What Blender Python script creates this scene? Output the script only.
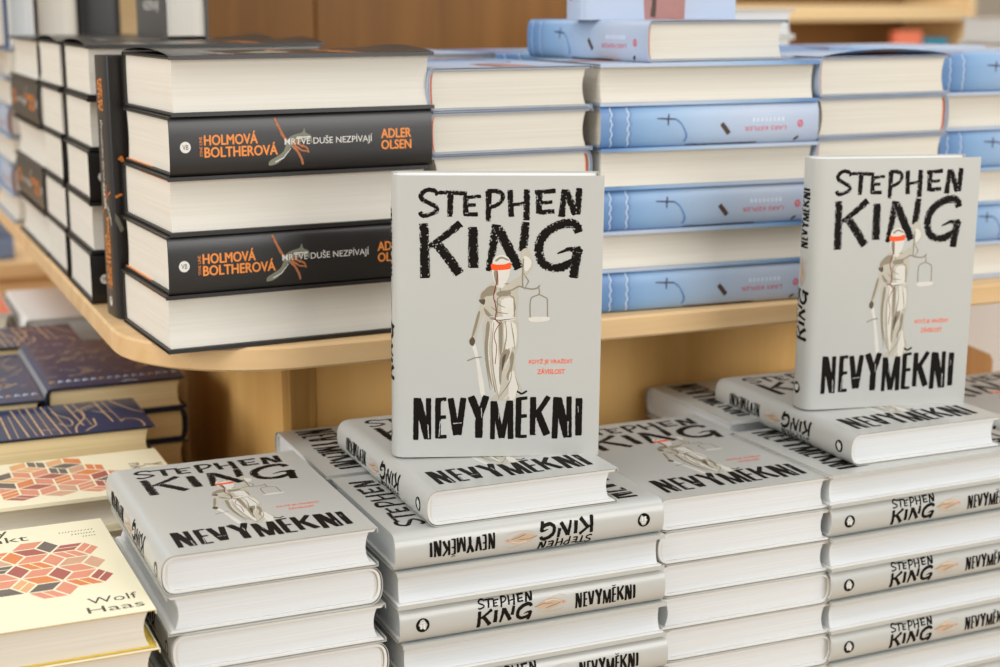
import bpy, math, random
import numpy as np
from mathutils import Matrix, Vector

for o in list(bpy.data.objects):
    bpy.data.objects.remove(o, do_unlink=True)
SC = bpy.context.scene
COL = SC.collection
random.seed(7)
CZ = 1.15                      # lens height above the floor; heights below are given relative to it
R = math.radians

# ------------------------------------------------------------------ camera, world, lights, exposure
cam_d = bpy.data.cameras.new('camera')
cam = bpy.data.objects.new('camera', cam_d)
COL.objects.link(cam)
cam_d.sensor_width = 36.0
cam_d.lens = 36.0 * 1572.6 / 1000
cam_d.clip_start = 0.02
cam.location = (0, 0, CZ)
yaw, pitch, roll = R(23.149), R(11.7414), R(.1624)
fwd = Vector((math.sin(yaw) * math.cos(pitch), math.cos(yaw) * math.cos(pitch), -math.sin(pitch)))
right = Vector((math.cos(yaw), -math.sin(yaw), 0))
upv = right.cross(fwd)
r2 = right * math.cos(roll) - upv * math.sin(roll)
u2 = upv * math.cos(roll) + right * math.sin(roll)
cam.matrix_world = Matrix(((r2.x, u2.x, -fwd.x, 0), (r2.y, u2.y, -fwd.y, 0), (r2.z, u2.z, -fwd.z, CZ), (0, 0, 0, 1)))
cam_d.dof.use_dof = True
cam_d.dof.focus_distance = 1.12
cam_d.dof.aperture_fstop = 6.0
SC.camera = cam

w = bpy.data.worlds.new('world')
SC.world = w
w.use_nodes = True
w.node_tree.nodes['Background'].inputs[0].default_value = (1.0, 1.0, 1.0, 1)
w.node_tree.nodes['Background'].inputs[1].default_value = 0.70


def area(name, loc, target, size, power, col=(1, .99, .975), size_y=None):
    d = bpy.data.lights.new(name, 'AREA')
    d.energy = power
    d.color = col
    d.shape = 'RECTANGLE'
    d.size = size
    d.size_y = size_y or size
    o = bpy.data.objects.new(name, d)
    COL.objects.link(o)
    o.location = loc
    o.rotation_euler = (Vector(target) - Vector(loc)).to_track_quat('-Z', 'Y').to_euler()
    return o


area('ceiling_light_panel', (-.6, -.2, 3.0), (.45, 1.1, .8), 1.4, 36)
area('ceiling_light_panel', (1.9, .4, 3.1), (.6, 1.1, .8), 1.2, 18)
area('ceiling_spot_panel', (-1.3, .55, 2.3), (.4, 1.2, .7), .35, 8, (1, .93, .82))
area('left_fill_light', (-2.4, 1.0, 1.65), (.35, 1.3, .75), 1.3, 52)  # added fill rather than a window; lights the side panel from low left
area('front_fill_light', (1.7, -1.7, 1.8), (.55, 1.1, .75), 1.6, 82)  # added fill from front right, low enough to reach under the shelf
area('ceiling_light_panel', (2.2, 2.9, 3.0), (2.5, 4.0, .9), 1.5, 95)
area('ceiling_light_panel', (-.4, 3.6, 3.0), (.1, 3.4, 0), 1.5, 45)

SC.view_settings.view_transform = 'Standard'
SC.view_settings.look = 'None'
SC.view_settings.gamma = 1.0
SC.view_settings.use_curve_mapping = False
SC.view_settings.exposure = -0.68


# ------------------------------------------------------------------ materials
def lin(c):
    return tuple(((v / 255) / 12.92 if v / 255 <= .04045 else ((v / 255 + .055) / 1.055) ** 2.4) for v in c) + (1,)


def mat(name, rgb, rough=.5, spec=.4, noise=.0, nscale=30, bump=0, coat=0):
    m = bpy.data.materials.new(name)
    m.use_nodes = True
    nt = m.node_tree
    b = nt.nodes['Principled BSDF']
    b.inputs['Roughness'].default_value = rough
    b.inputs['Specular IOR Level'].default_value = spec
    b.inputs['Coat Weight'].default_value = coat
    tc = nt.nodes.new('ShaderNodeTexCoord')
    n = nt.nodes.new('ShaderNodeTexNoise')
    n.inputs['Scale'].default_value = nscale
    n.inputs['Detail'].default_value = 4
    nt.links.new(tc.outputs['Object'], n.inputs['Vector'])
    mx = nt.nodes.new('ShaderNodeMix')
    mx.data_type = 'RGBA'
    c = lin(rgb)
    mx.inputs['A'].default_value = tuple(v * (1 - noise) for v in c[:3]) + (1,)
    mx.inputs['B'].default_value = tuple(min(1, v * (1 + noise)) for v in c[:3]) + (1,)
    nt.links.new(n.outputs['Fac'], mx.inputs['Factor'])
    nt.links.new(mx.outputs['Result'], b.inputs['Base Color'])
    if bump:
        bp = nt.nodes.new('ShaderNodeBump')
        bp.inputs['Strength'].default_value = bump
        bp.inputs['Distance'].default_value = .001
        nt.links.new(n.outputs['Fac'], bp.inputs['Height'])
        nt.links.new(bp.outputs['Normal'], b.inputs['Normal'])
    return m


def paper(name, a, b_, scale=420):
    """page edges: fine sheet lines along the thickness axis"""
    m = bpy.data.materials.new(name)
    m.use_nodes = True
    nt = m.node_tree
    p = nt.nodes['Principled BSDF']
    p.inputs['Roughness'].default_value = .85
    p.inputs['Specular IOR Level'].default_value = .15
    tc = nt.nodes.new('ShaderNodeTexCoord')
    mp = nt.nodes.new('ShaderNodeMapping')
    mp.inputs['Scale'].default_value = (6, 6, scale * 2)
    n = nt.nodes.new('ShaderNodeTexNoise')
    n.inputs['Scale'].default_value = 1.0
    n.inputs['Detail'].default_value = 3
    nt.links.new(tc.outputs['Object'], mp.inputs['Vector'])
    nt.links.new(mp.outputs['Vector'], n.inputs['Vector'])
    cr = nt.nodes.new('ShaderNodeValToRGB')
    cr.color_ramp.elements[0].position = .32
    cr.color_ramp.elements[0].color = lin(b_)
    cr.color_ramp.elements[1].position = .62
    cr.color_ramp.elements[1].color = lin(a)
    nt.links.new(n.outputs['Fac'], cr.inputs['Fac'])
    nt.links.new(cr.outputs['Color'], p.inputs['Base Color'])
    bp = nt.nodes.new('ShaderNodeBump')
    bp.inputs['Strength'].default_value = .25
    bp.inputs['Distance'].default_value = .0004
    nt.links.new(n.outputs['Fac'], bp.inputs['Height'])
    nt.links.new(bp.outputs['Normal'], p.inputs['Normal'])
    return m


def wood(name, a, b_, axis=0, scale=1.0, rough=.5):
    m = bpy.data.materials.new(name)
    m.use_nodes = True
    nt = m.node_tree
    p = nt.nodes['Principled BSDF']
    p.inputs['Roughness'].default_value = rough
    p.inputs['Specular IOR Level'].default_value = .3
    tc = nt.nodes.new('ShaderNodeTexCoord')
    mp = nt.nodes.new('ShaderNodeMapping')
    s = [38 * scale] * 3
    s[axis] = 2.2 * scale
    mp.inputs['Scale'].default_value = s
    n = nt.nodes.new('ShaderNodeTexNoise')
    n.inputs['Scale'].default_value = 1.0
    n.inputs['Detail'].default_value = 5
    n.inputs['Distortion'].default_value = .6
    nt.links.new(tc.outputs['Object'], mp.inputs['Vector'])
    nt.links.new(mp.outputs['Vector'], n.inputs['Vector'])
    cr = nt.nodes.new('ShaderNodeValToRGB')
    cr.color_ramp.elements[0].position = .3
    cr.color_ramp.elements[0].color = lin(b_)
    cr.color_ramp.elements[1].position = .68
    cr.color_ramp.elements[1].color = lin(a)
    nt.links.new(n.outputs['Fac'], cr.inputs['Fac'])
    nt.links.new(cr.outputs['Color'], p.inputs['Base Color'])
    return m


def ramp_y(name, stops, rough=.4):
    """printed sky: colour runs along the book's height (object y)"""
    m = bpy.data.materials.new(name)
    m.use_nodes = True
    nt = m.node_tree
    p = nt.nodes['Principled BSDF']
    p.inputs['Roughness'].default_value = rough
    tc = nt.nodes.new('ShaderNodeTexCoord')
    sx = nt.nodes.new('ShaderNodeSeparateXYZ')
    mr = nt.nodes.new('ShaderNodeMapRange')
    mr.inputs['From Min'].default_value = -.105
    mr.inputs['From Max'].default_value = .105
    n = nt.nodes.new('ShaderNodeTexNoise')
    n.inputs['Scale'].default_value = 18
    ad = nt.nodes.new('ShaderNodeMath')
    ad.operation = 'MULTIPLY_ADD'
    ad.inputs[1].default_value = .14
    nt.links.new(tc.outputs['Object'], sx.inputs[0])
    nt.links.new(tc.outputs['Object'], n.inputs['Vector'])
    nt.links.new(sx.outputs['Y'], mr.inputs['Value'])
    nt.links.new(n.outputs['Fac'], ad.inputs[0])
    nt.links.new(mr.outputs['Result'], ad.inputs[2])
    cr = nt.nodes.new('ShaderNodeValToRGB')
    els = cr.color_ramp.elements
    while len(els) < len(stops):
        els.new(.5)
    for e, (pos, c) in zip(els, stops):
        e.position = pos
        e.color = lin(c)
    nt.links.new(ad.outputs[0], cr.inputs['Fac'])
    nt.links.new(cr.outputs['Color'], p.inputs['Base Color'])
    return m


M = dict(
    grey=mat('grey_jacket', (188, 189, 184), .34, .5, .03, 14, coat=.25),
    white_board=mat('white_board', (226, 225, 221), .6, .3, .02, 40),
    ink=mat('black_ink', (20, 16, 12), .6, .12, .15, 60),
    lite=mat('statue_light', (214, 211, 202), .45, .4, .05, 90),
    body=mat('statue_stone', (186, 181, 166), .45, .4, .07, 90),
    tan=mat('statue_fold', (140, 131, 112), .45, .4, .08, 90),
    dark=mat('statue_dark', (84, 74, 60), .45, .4, .1, 90),
    orange=mat('orange_ink', (238, 86, 26), .45, .4, .03, 60),
    salmon_ink=mat('red_orange_ink', (240, 104, 66), .45, .4, .03, 60),
    blood=mat('dark_red_ink', (120, 32, 24), .45, .4, .1, 60),
    spine_tan=mat('spine_tan_ink', (196, 170, 144), .45, .4, .08, 120),
    paper_white=paper('white_pages', (222, 225, 226), (216, 219, 219)),
    paper_cream=paper('cream_pages', (224, 219, 208), (218, 213, 201), 260),
    paper_ivory=paper('ivory_pages', (224, 218, 205), (217, 210, 196), 300),
    paper_tan=paper('tan_pages', (238, 218, 172), (226, 204, 156), 300),
    black=mat('black_jacket', (36, 33, 31), .32, .5, .08, 20),
    black_board=mat('dark_board', (60, 57, 53), .5, .4, .05, 40),
    or_text=mat('orange_lettering', (236, 142, 62), .45, .4, .03, 60),
    wh_text=mat('white_lettering', (226, 222, 214), .45, .4, .03, 60),
    rope=mat('rope_brown', (178, 112, 72), .6, .3, .25, 260),
    bird=mat('bird_grey', (128, 128, 112), .6, .3, .2, 160),
    blue=ramp_y('blue_sky_jacket', [(.0, (170, 184, 206)), (.3, (182, 193, 211)), (.6, (166, 188, 214)), (.85, (132, 168, 206)), (1.0, (94, 134, 182))]),
    blue_board=mat('blue_board_edge', (166, 170, 178), .5, .4, .1, 60),
    blue_dark=mat('stitch_blue', (92, 132, 184), .5, .3, .15, 150),
    stitch=mat('stitch_white', (206, 218, 234), .5, .3, .1, 200),
    cross=mat('cross_blue_grey', (70, 76, 104), .5, .3, .1, 90),
    knife=mat('brown_print', (78, 60, 50), .5, .3, .15, 150),
    pinkred=mat('pink_red_ink', (214, 96, 112), .5, .3, .05, 60),
    skin=mat('pink_brown_print', (168, 122, 116), .5, .3, .25, 40),
    headband=mat('orange_headband', (214, 92, 40), .7, .2, .15, 300),
    headband_w=mat('white_headband', (214, 212, 206), .7, .2, .1, 300),
    yellow=mat('pale_yellow_cover', (246, 238, 206), .4, .4, .02, 20),
    yellow_in=mat('yellow_cover_inside', (230, 196, 70), .5, .3, .04, 40),
    salmon=mat('salmon_print', (226, 148, 118), .4, .4, .08, 60),
    peach=mat('peach_print', (232, 176, 120), .4, .4, .08, 60),
    y_orange=mat('orange_print', (224, 134, 76), .4, .4, .1, 60),
    red=mat('brick_print', (176, 96, 84), .4, .4, .12, 60),
    y_grey=mat('grey_brown_print', (110, 100, 90), .4, .4, .25, 60),
    face=mat('face_print', (214, 168, 136), .4, .4, .25, 70),
    y_text=mat('charcoal_lettering', (74, 66, 54), .5, .3, .05, 60),
    navy=mat('navy_cover', (38, 56, 96), .22, .6, .4, 30),
    navy_edge=mat('navy_board', (38, 36, 44), .4, .5, .1, 40),
    silver=mat('silver_spine', (150, 150, 154), .35, .5, .1, 60),
    gold=mat('gold_foil', (214, 178, 128), .35, .5, .15, 90),
    shelf=wood('pale_shelf_wood', (228, 194, 146), (212, 174, 124), 0, .8),
    panel=wood('warm_panel_wood', (244, 198, 124), (230, 180, 104), 2, .7),
    strip=wood('plywood_strip', (200, 156, 88), (168, 126, 66), 2, 2.2),
    dark_panel=wood('brown_panel_wood', (138, 96, 46), (116, 78, 34), 2, .6),
    far_wood=wood('far_shelf_wood', (232, 204, 158), (214, 182, 132), 0, .4),
    far_brown=mat('shelf_back_brown', (150, 112, 66), .6, .3, .1, 6),
    block=wood('brown_block_wood', (186, 138, 86), (166, 118, 68), 2, .8),
    wall=mat('cream_wall', (226, 212, 192), .8, .2, .04, 3),
    floor=mat('beige_floor', (196, 170, 136), .5, .3, .08, 5),
    white=mat('white_cover', (232, 230, 226), .5, .3, .02, 20),
    slate=mat('slate_blue_cover', (120, 136, 168), .5, .3, .1, 20),
    teal=mat('teal_cover', (20, 140, 170), .5, .3, .1, 20),
    coral=mat('coral_cover', (232, 128, 96), .5, .3, .1, 20),
    beige=mat('beige_cover', (196, 186, 172), .5, .3, .05, 20),
    white_table=mat('white_laminate', (248, 245, 241), .5, .3, .02, 8),
)


# ------------------------------------------------------------------ mesh builder
class MB:
    def __init__(s):
        s.v, s.f, s.m, s.mats = [], [], [], []

    def mi(s, m):
        if m not in s.mats:
            s.mats.append(m)
        return s.mats.index(m)

    def add(s, vs, fs, m):
        b = len(s.v)
        s.v += [tuple(p) for p in vs]
        k = s.mi(m)
        for f in fs:
            s.f.append([b + i for i in f])
            s.m.append(k)

    def box(s, lo, hi, m):
        x0, y0, z0 = lo
        x1, y1, z1 = hi
        s.add([(x0, y0, z0), (x1, y0, z0), (x1, y1, z0), (x0, y1, z0), (x0, y0, z1), (x1, y0, z1), (x1, y1, z1), (x0, y1, z1)],
              [(0, 3, 2, 1), (4, 5, 6, 7), (0, 1, 5, 4), (1, 2, 6, 5), (2, 3, 7, 6), (3, 0, 4, 7)], m)

    def bbox(s, lo, hi, m, r=.002):
        """box with chamfered vertical and horizontal edges"""
        x0, y0, z0 = lo
        x1, y1, z1 = hi
        ring = lambda d, z: [(x0 + d + r, y0 + d, z), (x1 - d - r, y0 + d, z), (x1 - d, y0 + d + r, z), (x1 - d, y1 - d - r, z),
                             (x1 - d - r, y1 - d, z), (x0 + d + r, y1 - d, z), (x0 + d, y1 - d - r, z), (x0 + d, y0 + d + r, z)]
        vs = ring(r, z0) + ring(0, z0 + r) + ring(0, z1 - r) + ring(r, z1)
        fs = [tuple(reversed(range(8))), tuple(range(24, 32))]
        for k in range(3):
            for i in range(8):
                j = (i + 1) % 8
                fs.append((k * 8 + i, k * 8 + j, k * 8 + 8 + j, k * 8 + 8 + i))
        s.add(vs, fs, m)

    def sheet(s, outer, inner, y0, y1, m, m_in=None):
        """an open profile (x,z) with thickness, extruded along y"""
        n = len(outer)
        vs = [(x, y0, z) for x, z in outer] + [(x, y0, z) for x, z in inner] + [(x, y1, z) for x, z in outer] + [(x, y1, z) for x, z in inner]
        fo, fi = [], []
        for i in range(n - 1):
            fo.append((i, i + 1, 2 * n + i + 1, 2 * n + i))
            fi.append((n + i, 3 * n + i, 3 * n + i + 1, n + i + 1))
            fi.append((i, n + i, n + i + 1, i + 1))
            fi.append((2 * n + i, 2 * n + i + 1, 3 * n + i + 1, 3 * n + i))
        fi.append((0, 2 * n, 3 * n, n))
        fi.append((n - 1, 2 * n - 1, 4 * n - 1, 3 * n - 1))
        s.add(vs, fo, m)
        b = len(s.v) - 4 * n
        k = s.mi(m_in or m)
        for f in fi:
            s.f.append([b + i for i in f])
            s.m.append(k)

    def solid(s, prof, y0, y1, m):
        n = len(prof)
        vs = [(x, y0, z) for x, z in prof] + [(x, y1, z) for x, z in prof]
        fs = [tuple(range(n)), tuple(reversed(range(n, 2 * n)))]
        for i in range(n):
            j = (i + 1) % n
            fs.append((i, n + i, n + j, j))
        s.add(vs, fs, m)

    def mesh(s, name, smooth_angle=35):
        me = bpy.data.meshes.new(name)
        me.from_pydata(s.v, [], s.f)
        for m in s.mats:
            me.materials.append(M[m])
        me.polygons.foreach_set('material_index', s.m)
        me.polygons.foreach_set('use_smooth', [True] * len(s.f))
        me.update()
        import bmesh
        bm = bmesh.new()
        bm.from_mesh(me)
        bmesh.ops.recalc_face_normals(bm, faces=bm.faces) if name.endswith('_closed') else None
        for e in bm.edges:
            if len(e.link_faces) == 2:
                if e.calc_face_angle(9) > R(smooth_angle):
                    e.smooth = False
        bm.to_mesh(me)
        bm.free()
        return me


def resample(pts, ws, step):
    P = np.array(pts, float)
    seg = np.hypot(*np.diff(P, axis=0).T)
    cum = np.concatenate([[0], np.cumsum(seg)])
    n = max(2, int(cum[-1] / step) + 1)
    t = np.linspace(0, cum[-1], n)
    return np.stack([np.interp(t, cum, P[:, 0]), np.interp(t, cum, P[:, 1])], 1), np.interp(t, np.linspace(0, cum[-1], len(ws)), ws)


def smooth_pts(pts):
    """Catmull-Rom through the points of a curved stroke"""
    P = [np.array(p, float) for p in pts]
    if len(P) < 4:
        return pts
    out = []
    for i in range(len(P) - 1):
        p0 = P[max(i - 1, 0)]; p1 = P[i]; p2 = P[i + 1]; p3 = P[min(i + 2, len(P) - 1)]
        for t in np.linspace(0, 1, 6, endpoint=False):
            out.append(tuple(.5 * ((2 * p1) + (-p0 + p2) * t + (2 * p0 - 5 * p1 + 4 * p2 - p3) * t * t + (-p0 + 3 * p1 - 3 * p2 + p3) * t ** 3)))
    out.append(tuple(P[-1]))
    return out


def blob(pts):
    P = [np.array(p, float) for p in pts]
    n, out = len(P), []
    for i in range(n):
        p0, p1, p2, p3 = P[i - 1], P[i], P[(i + 1) % n], P[(i + 2) % n]
        for t in (0, .33, .67):
            out.append(tuple(.5 * ((2 * p1) + (-p0 + p2) * t + (2 * p0 - 5 * p1 + 4 * p2 - p3) * t * t + (-p0 + 3 * p1 - 3 * p2 + p3) * t ** 3)))
    return out, [tuple(range(len(out)))]


def stroke(pts, ws, step=.9, rough=.16):
    """brush stroke -> (verts2d, faces)"""
    P, w_ = resample(smooth_pts(pts), ws, step)
    d = np.gradient(P, axis=0)
    d /= np.maximum(np.hypot(d[:, 0], d[:, 1])[:, None], 1e-9)
    nrm = np.stack([-d[:, 1], d[:, 0]], 1)
    vs, fs = [], []
    for i in range(len(P)):
        a = w_[i] / 2 * (1 + random.uniform(-rough, rough))
        b = w_[i] / 2 * (1 + random.uniform(-rough, rough))
        if i in (0, len(P) - 1):
            a *= .86; b *= .86
        vs += [tuple(P[i] + nrm[i] * a), tuple(P[i] - nrm[i] * b)]
        if i:
            fs.append((2 * i - 2, 2 * i - 1, 2 * i + 1, 2 * i))
    return vs, fs


_tc = {}


def text2d(body, bold=0.0):
    """lettering outlines as flat faces, unit-free, plus bounds"""
    key = (body, bold)
    if key not in _tc:
        cu = bpy.data.curves.new('lettering', 'FONT')
        cu.body = body
        cu.size = 10
        cu.offset = bold
        cu.resolution_u = 3
        ob = bpy.data.objects.new('lettering', cu)
        COL.objects.link(ob)
        dg = bpy.context.evaluated_depsgraph_get()
        me = ob.evaluated_get(dg).to_mesh()
        vs = [(v.co.x, v.co.y) for v in me.vertices]
        fs = [tuple(p.vertices) for p in me.polygons]
        ob.evaluated_get(dg).to_mesh_clear()
        bpy.data.objects.remove(ob)
        bpy.data.curves.remove(cu)
        xs = [v[0] for v in vs]; ys = [v[1] for v in vs]
        _tc[key] = (vs, fs, (min(xs), min(ys), max(xs), max(ys)))
    return _tc[key]


def text_in(body, x0, y0, x1, y1, bold=0.0, rot=0):
    """lettering fitted to a box in mm; rot=180 turns it upside down, 90 reads upwards"""
    vs, fs, (a, b, c, d) = text2d(body, bold)
    out = []
    for x, y in vs:
        u, v = (x - a) / (c - a), (y - b) / (d - b)
        if rot == 180:
            u, v = 1 - u, 1 - v
        if rot == 90:
            u, v = 1 - v, u
        out.append((x0 + u * (x1 - x0), y0 + v * (y1 - y0)))
    return out, fs


# ------------------------------------------------------------------ printed art (mm on the cover; brush strokes, statue, maze)
STE = [([(31.8,192.3),(29.0,195.5),(24.0,195.7),(20.3,192.3),(21.3,189.1),(26.6,186.3),(30.8,183.5),(30.3,180.3),(25.3,178.1),(21.4,177.6),(19.5,180.3)],[2.26,2.26]),([(32.3,194.0),(41.7,194.0),(51.8,193.2)],[1.84,2.26]),([(40.6,193.4),(40.1,176.8)],[3.11,2.55]),([(50.9,191.5),(51.1,177.9)],[2.55,2.83]),([(49.8,190.3),(61.5,191.5)],[2.12,1.7]),([(49.0,185.0),(57.9,185.3)],[1.84,1.84]),([(49.7,178.4),(59.4,178.6)],[1.98,2.12]),([(66.6,195.5),(66.5,173.4)],[3.11,2.41]),([(65.0,194.3),(71.1,195.3),(75.8,192.9),(75.9,188.8),(72.3,185.2),(67.9,183.6)],[2.41,1.98]),([(81.3,196.0),(82.3,176.7)],[2.69,2.83]),([(93.0,196.4),(92.8,174.2)],[2.97,3.11]),([(81.8,185.1),(93.4,186.8)],[1.84,1.84]),([(101.4,194.7),(101.4,179.0)],[3.11,3.11]),([(98.3,194.4),(112.8,195.2)],[2.12,2.41]),([(99.0,186.2),(110.7,187.4)],[1.84,1.98]),([(101.3,179.8),(112.2,180.8)],[2.26,2.41]),([(118.9,196.4),(117.2,176.6)],[2.83,3.4]),([(119.5,195.9),(127.3,178.4)],[3.4,3.68]),([(129.2,197.4),(128.2,178.3)],[3.26,2.97])]
KIN = [([(22.3,172.2),(23.3,132.7)],[5.1,5.66]),([(25.5,155.2),(34.5,161.3),(47.5,172.2)],[3.11,4.81]),([(29.9,159.1),(38.1,148.6),(46.9,135.5)],[5.38,5.94]),([(56.1,169.6),(56.5,139.9)],[5.38,5.94]),([(72.2,171.3),(70.0,155.5),(67.1,137.6)],[5.38,3.68]),([(72.3,169.8),(79.7,155.8),(88.3,139.4)],[5.94,5.66]),([(92.5,173.1),(90.6,151.8)],[4.25,5.38]),([(129.3,165.3),(126.6,171.1),(119.9,172.0),(111.6,169.0),(104.1,162.2),(101.8,153.6),(103.9,144.9),(110.4,140.1),(117.7,140.4),(124.6,143.5),(129.5,147.2)],[5.38,5.1]),([(114.7,150.2),(122.3,153.4),(130.8,152.8)],[0.85,4.25]),([(128.9,154.2),(127.7,145.7),(126.2,132.4)],[5.94,5.1])]
NEV = [([(16.9,44.8),(16.7,13.1)],[3.4,3.4]),([(17.8,44.2),(25.1,13.9)],[4.81,4.81]),([(25.6,44.5),(25.8,13.4)],[3.4,3.11]),([(32.3,44.6),(32.2,14.0)],[3.68,3.68]),([(32.0,43.1),(38.2,43.6)],[2.55,2.55]),([(32.2,29.8),(38.0,30.2)],[2.55,2.55]),([(32.0,15.2),(38.4,15.4)],[2.55,2.55]),([(41.1,44.3),(45.4,16.4)],[3.96,4.53]),([(50.2,44.5),(46.6,16.5)],[3.96,4.25]),([(55.4,45.5),(61.3,29.9)],[4.81,4.81]),([(66.2,45.8),(61.6,30.2)],[4.25,4.25]),([(61.3,32.6),(61.1,14.1)],[4.81,4.81]),([(70.9,41.8),(70.8,12.9)],[3.11,3.11]),([(71.8,41.5),(77.2,13.8)],[3.68,3.68]),([(82.2,41.8),(77.7,13.8)],[3.4,3.4]),([(83.2,42.1),(83.7,13.0)],[3.68,3.68]),([(89.2,44.3),(88.9,13.9)],[3.68,3.68]),([(89.0,43.3),(95.3,43.9)],[2.26,2.26]),([(89.2,30.0),(95.1,30.5)],[2.55,2.55]),([(88.9,14.8),(95.2,15.0)],[2.26,2.26]),([(87.8,49.0),(91.2,46.8),(94.9,49.2)],[1.27,1.27]),([(99.4,44.6),(99.4,15.7)],[3.96,3.96]),([(110.4,44.9),(102.4,31.9)],[3.4,3.4]),([(101.8,35.1),(109.5,15.8)],[4.81,4.81]),([(115.6,44.4),(115.0,12.9)],[3.68,3.96]),([(116.6,43.7),(124.2,13.9)],[5.38,5.38]),([(124.8,44.7),(125.4,13.6)],[3.4,3.4]),([(131.9,43.4),(132.0,15.0)],[4.53,4.25])]
SCR = [([(25.2,24.7),(25.6,14.3)],[0.71,0.57]),([(35.9,42.8),(35.6,33.1)],[0.42,0.28]),([(43.0,25.2),(48.9,25.6)],[0.57,0.57]),([(33.9,27.2),(32.9,15.2)],[0.57,0.42]),([(62.9,36.8),(63.0,29.4)],[0.57,0.42]),([(124.4,25.7),(124.6,15.2)],[0.71,0.57]),([(101.6,28.9),(101.3,16.6)],[0.57,0.42]),([(92.7,40.6),(92.3,32.4)],[0.42,0.28]),([(75.4,35.6),(75.1,28.2)],[0.42,0.28]),([(131.3,37.1),(131.7,32.6)],[0.42,0.28])]
POLY = [('lite',[(55.5,83.8),(58.2,84.3),(60.7,74.0),(65.3,48.3),(62.1,47.2),(58.6,73.1)]),('body',[(70.5,129.9),(64.9,125.3),(61.3,121.6),(60.3,116.0),(61.3,113.4),(59.8,107.5),(57.6,99.1),(55.3,90.8),(53.7,87.0),(54.3,83.5),(56.6,82.3),(58.1,85.9),(58.9,90.9),(61.1,98.1),(63.9,105.8),(64.8,105.3),(65.9,99.9),(78.8,99.5),(86.4,101.2),(87.3,109.5),(88.1,116.6),(87.4,123.4),(89.6,128.2),(92.3,132.9),(96.4,138.0),(97.9,143.9),(96.2,149.7),(94.2,153.9),(91.4,153.8),(88.8,150.7),(89.3,146.0),(92.5,139.1),(90.0,134.8),(87.2,133.0),(81.3,129.5),(79.4,130.2),(76.1,125.6),(72.8,126.7)]),('body',[(65.5,102.8),(85.9,103.4),(88.4,92.2),(87.8,80.5),(86.0,73.8),(86.8,63.9),(89.8,54.0),(91.3,48.7),(87.1,42.9),(69.0,42.4),(72.8,46.9),(70.9,51.8),(67.1,61.7),(64.9,76.6),(63.6,91.5)]),('lite',[(69.7,144.0),(71.3,147.5),(75.8,149.4),(80.3,147.8),(82.3,143.4),(82.1,138.7),(81.2,133.8),(79.4,129.5),(76.7,125.4),(73.0,126.7),(70.4,132.5),(69.2,138.3)]),('tan',[(71.6,145.7),(75.8,148.2),(80.9,146.0),(80.3,145.2),(75.8,146.7),(72.5,144.5)]),('tan',[(70.6,137.2),(73.3,137.9),(73.9,127.3),(71.8,130.0)]),('tan',[(65.0,124.7),(69.4,127.2),(72.8,125.5),(71.2,120.8),(67.3,119.5),(63.3,119.9)]),('dark',[(60.4,116.7),(64.2,117.5),(64.9,115.4),(64.0,113.2),(62.0,114.1)]),('tan',[(61.9,121.1),(65.2,124.3),(65.9,120.0),(61.9,116.7)]),('tan',[(59.6,106.9),(61.4,107.3),(59.2,96.8),(56.7,89.7),(55.6,89.9)]),('tan',[(72.8,122.0),(78.4,123.6),(82.9,122.3),(80.7,119.6),(74.0,119.4)]),('tan',[(64.2,111.1),(69.7,105.4),(73.1,104.3),(73.1,102.0),(67.5,104.2),(65.0,107.0)]),('lite',[(76.3,116.2),(84.1,117.6),(85.2,105.9),(77.6,104.5)]),('lite',[(91.5,148.4),(96.0,146.2),(96.5,141.5),(93.3,137.3),(91.6,140.2)]),('dark',[(54.0,87.0),(56.2,89.7),(58.1,86.8),(56.8,83.2),(54.7,83.9)]),('tan',[(65.8,99.0),(68.2,99.0),(68.0,80.0),(69.8,63.4),(72.8,48.5),(69.9,53.4),(66.9,65.0),(65.1,79.9)]),('lite',[(69.7,99.1),(73.7,99.2),(74.3,76.8),(76.2,56.9),(74.4,46.9),(71.4,63.5)]),('tan',[(75.9,75.2),(80.2,80.7),(82.1,79.6),(81.3,73.7),(77.6,67.0),(76.2,53.6),(75.0,60.2)]),('tan',[(81.8,78.7),(85.3,77.2),(84.8,68.8),(82.2,57.1),(80.2,60.4),(82.8,68.8)]),('lite',[(78.4,99.3),(86.3,98.7),(86.8,83.8),(83.4,82.1),(79.4,81.1)]),('tan',[(74.6,99.2),(77.1,99.3),(77.1,80.2),(75.3,76.9)]),('dark',[(77.2,73.6),(79.7,77.0),(78.8,70.3),(77.0,63.6)]),('lite',[(82.1,60.4),(85.5,63.9),(89.4,51.5),(86.3,43.5),(82.4,43.4)]),('orange',[(68.8,143.0),(72.5,142.4),(78.1,142.6),(82.0,143.7),(82.4,139.6),(78.2,138.6),(72.6,138.3),(69.2,138.8)]),('lite',[(96.1,103.7),(109.5,104.0),(108.6,101.0),(97.3,100.5)]),('lite',[(73.0,104.1),(85.6,104.0),(84.6,101.7),(74.0,101.4)])]
LINE = [('tan',[(52.5,71.9),(57.5,74.1),(62.7,74.7)],0.9),('tan',[(91.2,146.7),(90.6,132.7),(90.9,126.1)],1.0),('tan',[(80.4,123.3),(83.5,123.9),(88.2,126.5),(91.3,125.6),(96.9,124.5),(100.8,125.1),(102.8,127.3)],1.1),('tan',[(102.0,126.0),(102.3,120.7),(96.7,117.2),(96.4,103.7)],0.8),('tan',[(102.3,120.7),(108.2,117.6),(108.6,104.0)],0.8),('tan',[(78.8,121.6),(73.4,117.8),(73.1,104.1)],0.8),('tan',[(79.6,121.7),(84.9,118.2),(85.4,104.0)],0.8),('blood',[(73.1,137.9),(72.9,130.5),(70.7,119.7),(71.9,114.0),(72.6,108.2),(72.1,102.5),(75.6,99.2)],0.7),('blood',[(75.6,99.2),(73.1,95.9),(71.3,90.0),(73.1,81.8),(72.2,69.3)],0.5)]
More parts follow.
